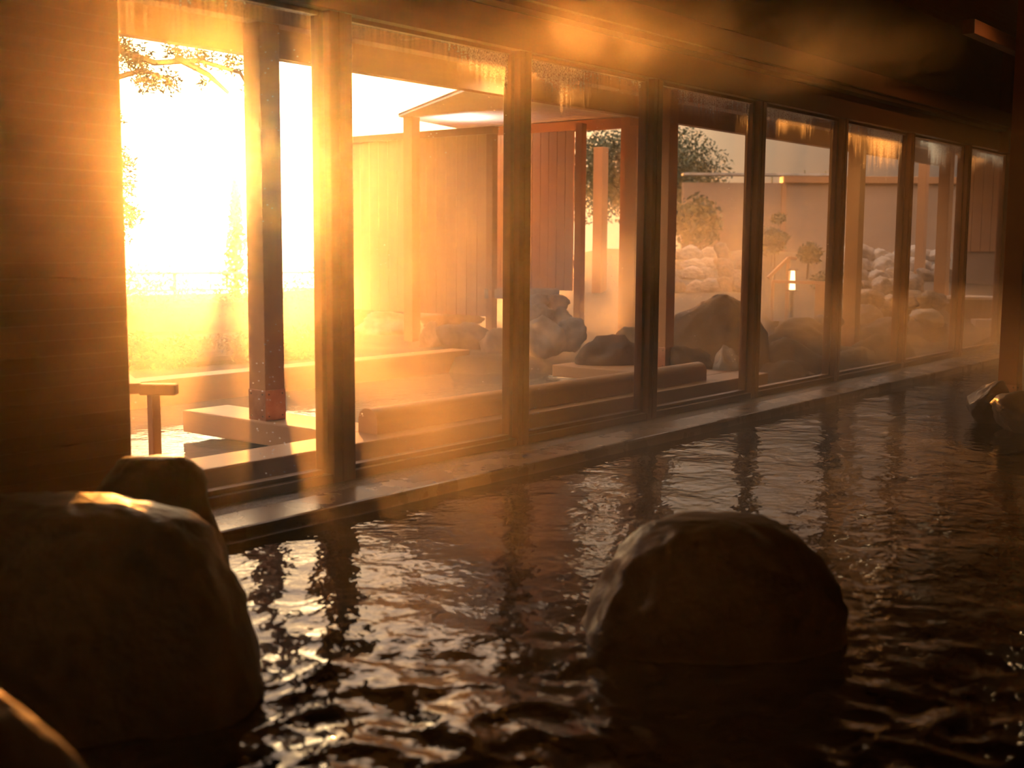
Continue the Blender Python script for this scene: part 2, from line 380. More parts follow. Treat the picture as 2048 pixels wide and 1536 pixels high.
# its open underside frame leg
outbeam(-2, 10.25, 8.78, 9.05, -.3, .13, M['pale_x'], 'pool_kerb', 'long pale kerb along the far side of the outdoor pool', cat='kerb')
# rounded log
bm = bmesh.new(); pr = []
for k in range(17):
    a = PI * k / 16; pr.append((math.cos(a) * .085, .075 + .085 * math.sin(a) ** .8))
pr = [(.085, 0)] + pr + [(-.085, 0)]
R0 = [bm.verts.new((0, y, z)) for y, z in pr]; R1 = [bm.verts.new((4.2, y, z)) for y, z in pr]
for a in range(len(pr) - 1): bm.faces.new((R0[a], R0[a + 1], R1[a + 1], R1[a]))
bm.faces.new((R0[-1], R0[0], R1[0], R1[-1])); bm.faces.new(R0[::-1]); bm.faces.new(R1)
bmesh.ops.recalc_face_normals(bm, faces=bm.faces)
o = link('headrest_log', bm, M['pale_x'], loc=(5.36, 5.45, .10)); tag(o, 'long rounded timber log lying on the ledge outside the second to fourth windows', 'log')

PG = 'timber pillars carrying the eave'
pillar('timber_pillar', 5.37, 6.44, .10, 2.9, .17, M['pillar'], 'bright timber pillar with riveted copper foot seen through the first window', PG, plate=.21)
pillar('timber_pillar', 10.24, 6.25, .10, 2.9, .16, M['pillar'], 'orange timber pillar just right of the third mullion post, on the second pool arm', PG, plate=.21)
pillar('timber_pillar', 14.80, 6.22, .0, 2.9, .17, M['pillar'], 'timber pillar with copper foot seen through the fifth full pane', PG, plate=.3)
pillar('timber_pillar', 18.05, 6.2, .0, 2.9, .17, M['pillar'], 'timber pillar at the edge of the sixth full pane', PG, plate=.21)

# low handrail by the first window
t = thing('pool_handrail', 'short L-shaped timber handrail in front of the bright water, first window', 'handrail', (3.98, 5.75, -.1))
bm = bmesh.new(); B(bm, -.028, .028, -.025, .025, 0, .58, .005); link('post', bm, M['rail'], t)
bm = bmesh.new(); bar(bm, (-.045, .055, .585), (.083, -.104, .585), .075, .062, .006); link('rail', bm, M['rail'], t)
bm = bmesh.new(); bar(bm, (-.055, .09, .585), (.24, .67, .585), .075, .06, .006); link('rail', bm, M['rail'], t)

# ------------------------------------------------------------------ outdoor ground, water, sea
def sm(a, b, x): x = max(0, min(1, (x - a) / (b - a))); return x * x * (3 - 2 * x)
def gh(x, y):
    d = .78 * x + .62 * y; lat = (.62 * x - .78 * y) / max(d, 1)
    if y < 8.95 and d < 13: return -.3
    K = ((13, -.15), (14, -.05), (15, .10), (16, .28), (16.8, .42), (18, .65), (19.5, .78), (21, .90), (22.5, 1.07), (25, 1.2), (99, 1.3)); r = .05
    for (a, u), (b, v) in zip(K, K[1:]):
        if d >= a: r = u + (v - u) * min(1, (d - a) / (b - a))
    l = .05 + .1 * sm(12, 20, d)
    h = l + (r - l) * sm(-.03, .08, lat)
    h -= .3 * (1 - sm(5.9, 7.6, y)) * (1 - sm(17, 19, d))
    if 5.4 < y < 12 and 13.6 < d < 24 and .205 < lat < .275: h = min(h, .25)
    return h + .03 * noise.noise(Vector((x, y, 0)))
xs = [x * .25 for x in range(-40, 125)]; ys = [5.2 + y * .25 for y in range(0, 72)]
structure(grid('garden_ground', xs, ys, gh, M['soil']))
bm = bmesh.new(); B(bm, -8, 13.5, 5.57, 8.9, -.13, -.10)
tag(link('pool_water', bm, M['outwater']), 'steaming water of the outdoor pool beyond the ledge', 'water', kind='stuff')
bm = bmesh.new(); pts = [(13.9, 6.9), (14.9, 6.2), (22.3, 9.3), (21.0, 10.9)]
vs = [bm.verts.new((x, y, .37)) for x, y in pts]; bm.faces.new(vs)
tag(link('pool_water', bm, M['outwater']), 'pale water of the small upper pool below the lantern', 'water', kind='stuff')
bm = bmesh.new(); vs = [bm.verts.new(p) for p in ((-800, 26, -18), (1500, 26, -18), (4000, 5000, -18), (-3000, 5000, -18))]; bm.faces.new(vs)
tag(structure(link('sea', bm, M['sea'])), 'bright sea under the low sun', 'sea')

# ------------------------------------------------------------------ rocks outside
ROCKS = [
    ('grey', 10.7, 9.28, 0.06, 0.59, 0.34, 'rounded brown boulder at the end of the far pool kerb, below the plank screen'),
    ('grey', 10.7, 8.79, 0.03, 0.34, 0.33, 'small boulder beside the screen corner post, just right of the rounded brown boulder'),
    ('grey', 10.77, 9.85, 0.09, 0.3, 0.3, 'narrow boulder below the plank screen, left of the rounded brown boulder'),
    ('pale', 12.0, 10.59, 0.24, 0.83, 0.2, 'long flat rock lying behind the boulders under the plank screen'),
    ('pale', 11.6, 11.4, 0.16, 0.88, 0.25, 'hazy flat rock under the left half of the plank screen'),
    ('pale', 11.13, 8.48, 0.43, 0.36, 0.21, 'lower left stone of the rubble below the pale terrace edge'),
    ('pale', 11.39, 8.32, 0.42, 0.29, 0.18, 'lower right stone of the rubble below the pale terrace edge'),
    ('pale', 11.53, 8.82, 0.58, 0.3, 0.15, 'upper left stone of the rubble below the pale terrace edge'),
    ('pale', 11.77, 8.68, 0.57, 0.3, 0.15, 'upper right stone of the rubble below the pale terrace edge'),
    ('pale', 11.06, 8.37, 0.16, 0.52, 0.35, 'broad pale rock at the waterline under the rubble, hazy with steam'),
    ('pale', 11.33, 8.19, 0.2, 0.41, 0.28, 'pale rock beside the broad one at the waterline under the rubble'),
    ('dark', 10.18, 6.85, 0.04, 0.66, 0.37, 'rough grey boulder half in steam behind the open timber step'),
    ('dark', 11.27, 7.29, 0.12, 0.61, 0.3, 'dark boulder behind the rough grey boulder, partly hidden by the window post'),
    ('dark', 10.42, 6.08, 0.06, 0.55, 0.26, 'low dark rock in front of the great sloping boulder'),
    ('white', 10.14, 5.46, 0.02, 0.31, 0.36, 'pale upright stone beside the end of the rounded log'),
    ('white', 11.14, 5.16, -0.06, 0.39, 0.3, 'pale dome-shaped stone seen low in the fourth full pane'),
    ('dark', 12.15, 5.81, -0.11, 0.82, 0.44, 'broad dark boulder behind the pale dome-shaped stone'),
    ('dark', 13.19, 6.16, 0.09, 0.74, 0.39, 'jagged dark boulder in front of the upper pool'),
    ('grey', 14.15, 6.28, 0.23, 0.44, 0.24, 'flat-topped grey rock at the right shore of the upper pool'),
    ('dark', 12.41, 5.18, -0.03, 0.41, 0.26, 'low rounded stone beside the foot of the third timber pillar'),
    ('dark', 13.18, 5.16, -0.12, 0.74, 0.47, 'wide dark boulder low in the fifth full pane'),
    ('dark', 15.88, 6.3, -0.09, 0.82, 0.46, 'humped dark boulder behind the third timber pillar'),
    ('grey', 15.92, 6.47, 0.21, 0.44, 0.33, 'grey rock on top of the humped dark boulder'),
    ('dark', 14.53, 5.08, -0.14, 0.79, 0.44, 'large dark boulder low in the sixth full pane'),
    ('white', 14.95, 5.3, 0.38, 0.39, 0.17, 'pale tilted slab on the rocks in the sixth full pane'),
    ('dark', 15.71, 5.57, 0.03, 0.72, 0.38, 'dark rock carrying the pale tilted slab'),
    ('dark', 16.67, 6.36, 0.29, 0.43, 0.35, 'dark rock between the pillar and the tilted slab'),
]
RUBBLE = [
(19.56,11.75,1.07,0.34,0.2,1),(19.74,11.53,1.04,0.42,0.28,1),(20.0,11.21,1.06,0.36,0.22,1),(20.13,11.04,1.07,0.31,0.29,1),(20.38,10.71,1.01,0.4,0.21,1),(21.61,9.18,1.04,0.39,0.28,2),(21.84,8.89,1.09,0.37,0.26,2),(21.98,8.72,1.08,0.35,0.2,2),(22.19,8.44,1.02,0.36,0.22,2),(22.37,8.23,1.05,0.41,0.28,2),(22.51,8.06,1.07,0.37,0.24,2),(22.65,7.88,1.08,0.4,0.19,2),
(18.22,10.97,0.86,0.3,0.23,1),(18.44,10.7,0.89,0.4,0.2,1),(18.62,10.49,0.9,0.35,0.2,1),(18.79,10.26,0.86,0.31,0.23,1),(19.02,9.98,0.92,0.27,0.2,1),(20.19,8.5,0.88,0.3,0.21,2),(20.31,8.36,0.9,0.27,0.25,2),(20.53,8.08,0.86,0.37,0.28,2),(20.62,7.97,0.92,0.4,0.26,2),(20.82,7.72,0.86,0.35,0.26,2),(20.98,7.53,0.93,0.32,0.19,2),(21.14,7.31,0.86,0.31,0.18,2),
(16.91,10.18,0.77,0.35,0.2,1),(17.1,9.95,0.78,0.37,0.2,1),(17.26,9.75,0.78,0.25,0.18,1),(17.46,9.49,0.78,0.25,0.21,1),(17.59,9.32,0.71,0.26,0.21,1),(18.74,7.88,0.77,0.37,0.21,2),(18.85,7.75,0.77,0.25,0.2,2),(19.0,7.55,0.73,0.35,0.21,2),(19.14,7.39,0.79,0.28,0.18,2),(19.3,7.17,0.74,0.26,0.17,2),(19.51,6.91,0.76,0.37,0.2,2),(19.66,6.73,0.76,0.35,0.24,2),
(15.63,9.34,0.65,0.25,0.23,1),(15.81,9.11,0.59,0.27,0.21,1),(15.96,8.92,0.62,0.32,0.2,1),(16.1,8.74,0.61,0.26,0.23,1),(16.28,8.53,0.66,0.34,0.24,1),(17.28,7.28,0.67,0.33,0.16,2),(17.44,7.07,0.63,0.23,0.17,2),(17.55,6.92,0.64,0.31,0.23,2),(17.67,6.79,0.68,0.34,0.15,2),(17.86,6.55,0.67,0.32,0.22,2),(17.99,6.37,0.64,0.33,0.17,2),(18.12,6.22,0.66,0.33,0.22,2),
(16.1,6.79,0.51,0.21,0.14,2),(16.24,6.62,0.52,0.31,0.19,2),(16.34,6.49,0.53,0.3,0.18,2),(16.46,6.34,0.5,0.3,0.15,2),(16.63,6.13,0.53,0.3,0.17,2),(16.74,5.99,0.52,0.32,0.15,2),(16.86,5.84,0.52,0.31,0.18,2),
]
MK = {'grey': M['rock_grey'], 'pale': M['rock_pale'], 'dark': M['rock_dark'], 'white': M['rock_white']}
for i, (k, x, y, z0, w, h, lab) in enumerate(ROCKS):
    dep = w * .62
    if y - dep * .55 < 5.6:
        f = (5.6 + dep * .55) / y; x *= f; y *= f; z0 = 1.3 + (z0 - 1.3) * f; w *= f; h *= f
    put_rock((x, y, z0), w * 1.06, dep, h, 40 + i, MK[k], lab, rotz=VIEW, sink=.5, facets=7 if 'flat' in lab else 14, rough=.13)
for x, y, z0, w, h, s, lab in ((11.9, 5.75, -.2, .75, .30, 71, 'low dark rock at the foot of the fourth full pane, left of the pale dome'), (14.1, 5.85, -.2, .8, .32, 72, 'low dark rock at the foot of the fifth full pane'),
                         (16.0, 5.8, -.2, .9, .34, 73, 'low dark rock at the foot of the sixth full pane'), (12.9, 6.6, -.2, .8, .42, 74, 'mid-brown rock between the jagged boulder and the third pillar')):
    put_rock((x, y, z0), w, w * .5, h, s, M['rock_dark'], lab, rotz=VIEW, sink=.5, facets=14, rough=.13)
# the great sloping boulder
prock('boulder', (11.75, 6.55, -.1), VIEW, [(-.2, -.95, .75, -.4, .5), (.15, -.85, .72, -.38, .48), (.4, -.72, .62, -.32, .42), (.6, -.5, .52, -.26, .35), (.75, -.22, .42, -.2, .26), (.84, -.03, .27, -.12, .16), (.88, .06, .2, -.06, .08)],
      33, M['rock_dark'], 'great dark boulder sloping up to a peak behind the end of the log', rough=.06)
protos = {}
for i, (x, y, z0, w, h, zone) in enumerate(RUBBLE):
    if math.hypot(x - 18.05, y - 6.2) < .35 or math.hypot(x - 20.1, y - 7.28) < .3: continue
    k = (zone, i % 4)
    lab = 'weathered stone in the rubble bank below the garden wall, seen through the third full pane' if zone == 1 else 'weathered stone in the rubble bank behind the third and fourth timber pillars'
    gr = 'rubble bank stones of the middle garden' if zone == 1 else 'rubble bank stones of the right garden'
    if k not in protos:
        o = put_rock((x, y, z0), 1, .8, 1, 100 + i, M['rock_pale'] if i % 3 else M['rock_grey'], lab, gr, name='rubble_stone', sub=3, sink=.5, facets=15, rough=.14); protos[k] = o
    else:
        o = protos[k].copy(); COL.objects.link(o); o.location = (x, y, z0)
    o.scale = (w * 1.25, w * 1.1, h * 1.1); o.rotation_euler = (0, 0, VIEW + (i * .37) % .6)
# pale terrace edge over the left rubble
o = box('terrace_edge', -.62, .30, -.35, .15, -.12, .0, M['rock_white'], loc=(11.98, 9.2, .77), bev=.01); o.rotation_euler = (0, 0, VIEW)
tag(o, 'pale sunlit slab topping the rubble below the second plank screen', 'stone slab')

# ------------------------------------------------------------------ plank screens
def screen(x, y0, y1, z0, z1, label, bw=.135, posts=(), cap=True, mat='screen'):
    t = thing('plank_screen', label, 'screen', (x, y0, z0))
    bm = bmesh.new(); y = 0.06
    while y < y1 - y0 - .01:
        B(bm, -.012, .012, y, min(y + bw - .008, y1 - y0), 0, z1 - z0, .003, 1); y += bw
    B(bm, .014, .05, .05, y1 - y0, .3, .38); B(bm, .014, .05, .05, y1 - y0, z1 - z0 - .4, z1 - z0 - .32)
    link('board_panel', bm, M[mat], t)
    if cap:
        bm = bmesh.new(); B(bm, -.05, .06, -.05, y1 - y0 + .05, z1 - z0 + .002, z1 - z0 + .09, .006); link('cap_rail', bm, M['rail'], t)
    for p, a, b in posts:
        bm = bmesh.new(); B(bm, -.05, .05, p - .05, p + .05, a - z0, b - z0, .005); link('post', bm, M['rail'], t)
    return t
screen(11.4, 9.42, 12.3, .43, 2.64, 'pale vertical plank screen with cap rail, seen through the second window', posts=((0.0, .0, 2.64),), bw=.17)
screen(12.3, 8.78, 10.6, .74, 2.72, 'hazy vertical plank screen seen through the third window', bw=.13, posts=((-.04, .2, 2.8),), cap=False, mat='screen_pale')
# pavilion pieces behind the screens
t = thing('garden_pavilion', 'open pavilion roof of pale boards over the plank screens', 'pavilion', (11.6, 8.1, .1))
def slab(pts, z0, z1):
    bm = bmesh.new(); a = [bm.verts.new((x - 11.6, y - 8.1, z0 - .1)) for x, y in pts]; b = [bm.verts.new((x - 11.6, y - 8.1, z1 - .1)) for x, y in pts]
    bm.faces.new(a[::-1]); bm.faces.new(b)
    for k in range(len(pts)): q = (k + 1) % len(pts); bm.faces.new((a[k], a[q], b[q], b[k]))
    return bm
PA, PB, PC, PD = Vector((9.55, 8.15)), Vector((11.15, 10.75)), Vector((12.95, 11.2)), Vector((12.95, 6.98)); PE = Vector((10.5, 6.98))
bm = bmesh.new()
for k in range(26):
    u0, u1 = k / 26, (k + .93) / 26
    q = [PA.lerp(PB, u0), PA.lerp(PB, u1), PD.lerp(PC, u1), PD.lerp(PC, u0)]
    b2 = slab([(p.x, p.y) for p in q], 2.90, 2.92); me2 = bpy.data.meshes.new('tmp'); b2.to_mesh(me2); b2.free(); bm.from_mesh(me2); bpy.data.meshes.remove(me2)
link('roof_boards', bm, M['roofboard'], t)
link('roof_deck', slab([tuple(PA), tuple(PB), tuple(PC), tuple(PD), tuple(PE)], 2.922, 2.945), M['beam_x'], t)
bm = bmesh.new(); B(bm, 1.1, 1.22, -1.1, 3.1, 2.66, 2.79, .006); link('beam', bm, M['rail'], t)
bm = bmesh.new(); B(bm, -.05, .05, -.12, .12, 2.25, 2.33, .006); B(bm, -.09, -.03, -.02, .02, 2.22, 2.26); lf = link('fill_light_housing', bm, M['blackmetal'], t); lf.location = (.05, 2.0, .05)  # invented housing for the fill light, hidden behind the plank screen
ld = bpy.data.lights.new('added_roof_fill', 'SPOT'); ld.energy = 45; ld.color = (1, .86, .78); ld.spot_size = 2.9; ld.spot_blend = .6; ld.shadow_soft_size = .1  # fill light added to brighten the underside of the roof boards
lo = bpy.data.objects.new('added_roof_fill', ld); COL.objects.link(lo); lo.parent = t; lo.location = (.05, 2.0, 2.42); lo.rotation_euler = (PI, 0, 0)
for px, py, w in ((-.42, 2.45, .15), (1.16, .25, .13), (1.16, 2.9, .14)):
    bm = bmesh.new(); B(bm, px - w / 2, px + w / 2, py - w / 2, py + w / 2, -.1, 2.79, .005); link('post', bm, M['pillar'], t)
# posts beyond
pillar('timber_pillar', 12.55, 8.12, .1, 2.75, .17, M['pillar'], 'broad pale pillar left of the third mullion post', 'pillars of the garden walk', plate=0)
pillar('timber_pillar', 14.9, 10.22, .1, 2.75, .16, M['pillar'], 'timber pillar half hidden behind the second plank screen', 'pillars of the garden walk', plate=0)
pillar('timber_pillar', 20.1, 7.28, .55, 2.75, .14, M['pillar'], 'slim orange pillar in the sixth full pane, far back', 'pillars of the garden walk', plate=0)

# ------------------------------------------------------------------ eave over the outdoor pool
t = thing('eave', 'timber eave over the outdoor ledge, sheltering the pillars', 'eave', (3, 5.2, 2.65))
bm = bmesh.new(); B(bm, -5, 17, .02, 1.62, .262, .33); link('soffit', bm, M['pale_x'], t)
bm = bmesh.new(); B(bm, -5, 17, 1.622, 1.72, -.03, .33, .006); link('fascia_beam', bm, M['rail'], t)
bm = bmesh.new(); B(bm, -5, 17, 1.12, 1.28, .10, .262, .006); link('purlin', bm, M['rail'], t)
for k in range(12):
    bm = bmesh.new(); x = -3.6 + k * 1.8; B(bm, x - .04, x + .04, .02, 1.12, .15, .262, .004); link('rafter', bm, M['rail'], t)

# downlights under the eave, glowing through the misted glass
for i, (x, yy) in enumerate(((8.34, 6.55), (14.0, 5.62), (16.4, 5.62))):
    lab = ('round downlight under the eave seen near the top of the second window', 'round downlight under the eave outside the fifth full pane', 'round downlight under the eave outside the sixth full pane')[i]
    t = thing('eave_downlight', lab, 'lamp', (x, yy, 2.905), 'downlights under the eave')
    bm = bmesh.new(); cyl(bm, 0, 0, -.05, .0, .085, .085, 20); link('housing', bm, M['blackmetal'], t)
    bm = bmesh.new(); cyl(bm, 0, 0, -.058, -.051, .07, .07, 20); link('lens', bm, M['lamp'], t)
    ld = bpy.data.lights.new('eave_lamp', 'SPOT'); ld.energy = (60, 45, 25)[i]; ld.color = (1, .80, .50); ld.spot_size = 2.7; ld.spot_blend = .6; ld.shadow_soft_size = .06
    lo = bpy.data.objects.new('lamp_light', ld); COL.objects.link(lo); lo.parent = t; lo.location = (0, 0, -.07)

t = thing('ceiling_lamp', 'small warm lamp on the hall ceiling above the far end of the bath', 'lamp', (12.6, 3.5, 3.9))
bm = bmesh.new(); cyl(bm, 0, 0, -.12, .0, .07, .07, 20); link('housing', bm, M['blackmetal'], t)
bm = bmesh.new(); cyl(bm, 0, 0, -.128, -.121, .055, .055, 20); link('lens', bm, M['lamp'], t)
ld = bpy.data.lights.new('hall_lamp', 'SPOT'); ld.energy = 35; ld.color = (1, .62, .28); ld.spot_size = 2.8; ld.spot_blend = .5; ld.shadow_soft_size = .05
lo = bpy.data.objects.new('lamp_light', ld); COL.objects.link(lo); lo.parent = t; lo.location = (0, 0, -.14)

# ------------------------------------------------------------------ garden wall, plants, lantern, rail
t = thing('garden_wall', 'tan plastered garden wall with timber cap at the back of the garden', 'garden wall', (24.8, 11.1, .9), rotz=VIEW)
bm = bmesh.new(); B(bm, -3.1, 4.4, 0, .2, 0, 1.78); link('plaster', bm, M['plaster'], t)
bm = bmesh.new(); B(bm, -.95, 4.4, -.09, .28, 1.782, 1.93, .008); link('timber_cap', bm, M['rail'], t)
bm = bmesh.new(); B(bm, -3.1, .25, -.10, .30, 1.932, 1.985, .005); link('coping', bm, M['rock_white'], t)
bm = bmesh.new(); B(bm, -.97, -.87, -.06, .0, 0, 1.78, .005); link('post', bm, M['rail'], t)
# finials on the wall: the tops of a hedge of small conifers beyond
rnd = random.Random(5)

def leafclump(bm, c, r, n, s, rnd, flat=1.0):
    for _ in range(n):
        d = Vector((rnd.gauss(0, 1), rnd.gauss(0, 1), rnd.gauss(0, 1))).normalized() * (rnd.random() ** .45)
        p = Vector(c) + Vector((d.x * r, d.y * r, d.z * r * flat))
        u = Vector((rnd.gauss(0, 1), rnd.gauss(0, 1), rnd.gauss(0, 1))).normalized(); v = u.cross(Vector((rnd.gauss(0, 1), rnd.gauss(0, 1), rnd.gauss(0, 1)))).normalized()
        a = s * rnd.uniform(.6, 1.3)
        q = [bm.verts.new(p - u * a), bm.verts.new(p + v * a * .35), bm.verts.new(p + u * a), bm.verts.new(p - v * a * .35)]
        bm.faces.new(q)
def plant(name, loc, r, h, label, mat, cat='shrub', n=500, s=.05, stemh=.3, group=None, clumps=7, seed=1, stem_r=.02):
    rnd = random.Random(seed); t = thing(name, label, cat, loc, group)
    bm = bmesh.new()
    for k in range(clumps):
        a = rnd.uniform(0, 2 * PI); q = rnd.random() ** .5 * r * .55; zz = stemh + (h - stemh) * rnd.uniform(.15, .85)
        leafclump(bm, (math.cos(a) * q, math.sin(a) * q, zz), r * .55, n // clumps, s, rnd, .8)
    link('foliage', bm, mat, t)
    bm = bmesh.new(); tube(bm, [(0, 0, 0), (.02, 0, stemh), (0, .02, h * .7)], [stem_r, stem_r * .8, stem_r * .3], 7); link('stem', bm, M['bark'], t)
    return t
plant('potted_shrub', (17.84, 8.25, .80), .24, .62, 'dark rounded shrub behind the lantern, fourth full pane', M['leaf'], seed=2, n=700, s=.05)
plant('low_shrub', (17.6, 7.75, .62), .34, .34, 'low spreading green shrub to the right of the lantern', M['leaf'], seed=3, n=900, s=.05, stemh=.05)
plant('slender_shrub', (18.15, 8.98, .75), .16, 1.25, 'tall slender shrub at the left edge of the fourth full pane', M['leaf'], seed=4, n=700, s=.06, stemh=.3, clumps=9)
plant('garden_tree', (25.6, 15.6, .6), 1.6, 3.5, 'loose grey-green tree over the garden wall, third full pane', M['leaf'], 'tree', seed=6, n=9000, s=.06, stemh=1.6, clumps=22, stem_r=.07)
plant('garden_tree', (23.2, 15.9, .6), 1.5, 3.2, 'loose tree behind the garden wall, left of the third full pane', M['leaf'], 'tree', seed=16, n=8000, s=.06, stemh=1.3, clumps=20, stem_r=.07)
plant('garden_bush', (22.3, 12.9, .95), .75, 1.3, 'hazy bush before the left end of the garden wall', M['leaf'], seed=7, n=1500, s=.09, stemh=.2, clumps=12)
plant('garden_bush', (20.4, 10.15, .95), .3, 1.0, 'dark bush at the right edge of the third full pane', M['leaf'], seed=8, n=800, s=.07, stemh=.1, clumps=9)
for i, px in enumerate((-1.45, -.75, -.6, -.3, -.12, .5)):
    loc = Vector((24.8, 11.1, 0)) + Vector((math.cos(VIEW), math.sin(VIEW), 0)) * (px * 1.05 + .6) + Vector((math.sin(-VIEW), math.cos(VIEW), 0)) * 1.2
    t = thing('small_conifer', 'small conifer tip showing over the garden wall cap', 'tree', (loc.x, loc.y, .9), 'conifer tips over the wall')
    bm = bmesh.new(); hh = 2.10 + .08 * math.sin(i * 2.3)
    for k in range(6): tube(bm, [(0, 0, .6 + k * (hh - .6) / 6.6), (0, 0, .6 + (k + 1.5) * (hh - .6) / 6.6)], [.10 * (1 - k / 6.5), .01], 9)
    link('foliage', bm, M['leaf'], t)
    bm = bmesh.new(); cyl(bm, 0, 0, 0, .7, .05); link('trunk', bm, M['bark'], t)
# handrail beside the upper pool
t = thing('garden_handrail', 'timber handrail rising beside the lantern, fourth full pane', 'handrail', (16.55, 8.2, .1))
O = Vector((16.55, 8.2, .1))
def P(*p): return Vector(p) - O
for a, b, w in (((16.50, 8.26, .84), (16.73, 8.05, 1.14), .06), ((16.73, 8.05, 1.14), (17.05, 8.09, 1.13), .06), ((16.55, 8.21, .79), (16.70, 7.42, .78), .05)):
    bm = bmesh.new(); bar(bm, P(*a), P(*b), w, .045, .004); link('rail', bm, M['rail'], t)
for x, y, z1, w in ((16.55, 8.20, .79, .04), (16.73, 8.05, 1.12, .045), (16.69, 7.47, .77, .16)):
    bm = bmesh.new(); q = P(x, y, 0); B(bm, q.x - w / 2, q.x + w / 2, q.y - w / 2, q.y + w / 2, .0, z1 - .1, .004); link('post', bm, M['rail'], t)
# lantern
t = thing('garden_lantern', 'small lit garden lantern with flat cap behind the handrail', 'lantern', (16.75, 7.98, .55))
bm = bmesh.new(); cyl(bm, 0, 0, -.3, .10, .025, .025, 10); cyl(bm, 0, 0, .10, .115, .10, .10, 16); link('stand', bm, M['blackmetal'], t)
bm = bmesh.new(); cyl(bm, 0, 0, .116, .40, .045, .03, 12); link('light_glass', bm, M['candle'], t)
bm = bmesh.new(); cyl(bm, 0, 0, .402, .43, .085, .075, 16); link('cap', bm, M['blackmetal'], t)

# the end of the terrace, last pane
t = thing('service_hut', 'brown boarded hut wall closing the garden behind the last pane', 'hut', (19.6, 5.25, .0))
bm = bmesh.new()
for k in range(8): B(bm, 0, .05, k * .15, k * .15 + .144, 1.25, 2.9, .003, 1)
link('board_wall', bm, M['rail'], t)
bm = bmesh.new(); B(bm, .03, .2, 0, 1.25, 0, 1.25); link('plaster_base', bm, M['plaster'], t)
bm = bmesh.new(); B(bm, -.05, -.01, .18, .46, 1.12, 2.3, .004); link('hanging_board', bm, M['pillar'], t)
t = thing('wooden_tub', 'large dark round tub outside the last pane', 'tub', (18.1, 5.78, -.1))
bm = bmesh.new(); tube(bm, [(0, 0, 0), (0, 0, .42), (0, 0, .66)], [.30, .34, .37], 28); link('barrel', bm, M['tub'], t)
bm = bmesh.new(); tube(bm, [(0, 0, .662), (0, 0, .70)], [.40, .40], 28); link('lid', bm, M['rock_white'], t)
o = box('storage_box', -.22, .22, -.1, .1, 0, .19, M['box'], loc=(17.75, 5.40, .102), bev=.01); o.rotation_euler = (0, 0, VIEW); tag(o, 'plain pale rectangular box in front of the dark round tub', 'box')

# ------------------------------------------------------------------ left garden: pine, conifer, hedge, railings
def tree_limb(bm, pts, r0, r1):
    tube(bm, pts, [r0 + (r1 - r0) * i / (len(pts) - 1) for i in range(len(pts))], 7)
t = thing('pine_tree', 'pine with drooping branches against the blazing sky, first window', 'tree', (6.6, 11.1, .05))
O = Vector((6.6, 11.1, .05))
bm = bmesh.new(); tree_limb(bm, [(0, 0, 0), (.05, -.05, 1.2), (.0, -.1, 2.2), (.12, -.1, 3.2), (.1, 0, 4.2)], .12, .05); link('trunk', bm, M['bark'], t)
limbs = [[(6.7, 11.0, 3.0), (7.15, 10.77, 3.22), (7.4, 10.5, 3.1), (7.65, 10.12, 3.12), (7.9, 9.8, 3.0), (8.0, 9.7, 2.75)],
         [(6.7, 11.0, 2.6), (7.0, 10.8, 2.9), (7.29, 10.56, 3.02), (7.45, 10.35, 2.93)],
         [(7.5, 10.3, 3.15), (7.7, 10.05, 2.98), (7.83, 9.9, 2.8)],
         [(6.65, 11.0, 2.2), (6.95, 10.8, 2.3), (7.1, 10.65, 2.08)],
         [(6.65, 11.0, 1.9), (6.95, 10.7, 1.85), (7.15, 10.55, 1.6)],
         [(6.65, 11.0, 3.4), (7.0, 10.7, 3.5), (7.5, 10.2, 3.4)]]
for k, L_ in enumerate(limbs):
    bm = bmesh.new(); tree_limb(bm, [Vector(p) - O for p in L_], .04, .016); b_ = link('branch', bm, M['bark'], t)
rnd = random.Random(9); bm = bmesh.new()
for c, r, n_ in (((7.15, 10.77, 3.24), .16, 260), ((7.25, 10.6, 3.10), .20, 420), ((7.3, 10.52, 2.9), .13, 220), ((7.44, 10.36, 2.9), .15, 260), ((7.5, 10.3, 3.2), .14, 160), ((7.66, 10.1, 3.15), .15, 200),
                 ((7.84, 9.86, 3.10), .16, 200), ((7.98, 9.72, 2.85), .10, 120), ((7.08, 10.66, 2.10), .17, 260), ((7.02, 10.66, 1.85), .2, 260), ((7.1, 10.6, 1.58), .15, 240), ((6.98, 10.7, 2.5), .16, 160), ((7.66, 10.06, 2.9), .08, 60), ((7.0, 10.7, 1.35), .16, 160)):
    for _ in range(n_):
        d = Vector((rnd.gauss(0, 1), rnd.gauss(0, 1), rnd.gauss(0, .8))).normalized() * rnd.random() ** .5 * r; p = Vector(c) + d - O
        u = Vector((rnd.gauss(0, 1), rnd.gauss(0, 1), rnd.gauss(0, .6) + .2)).normalized() * .07; w = u.cross(Vector((rnd.gauss(0, 1), rnd.gauss(0, 1), rnd.gauss(0, 1)))).normalized() * .011
        bm.faces.new((bm.verts.new(p - w), bm.verts.new(p + w), bm.verts.new(p + u)))
f = link('needles', bm, M['pine'], t)
t = thing('young_conifer', 'narrow pointed conifer beyond the pool, beside the first pillar', 'tree', (12.9, 16.2, .1))
bm = bmesh.new(); rnd = random.Random(3)
for k in range(26):
    zz = .5 + k * .07; r = .26 * (1 - k / 27) + .02
    leafclump(bm, (0, 0, zz), r, 60, .06, rnd, .5)
link('foliage', bm, M['pine'], t); bm = bmesh.new(); cyl(bm, 0, 0, 0, 2.2, .05, .01, 8); link('trunk', bm, M['bark'], t)
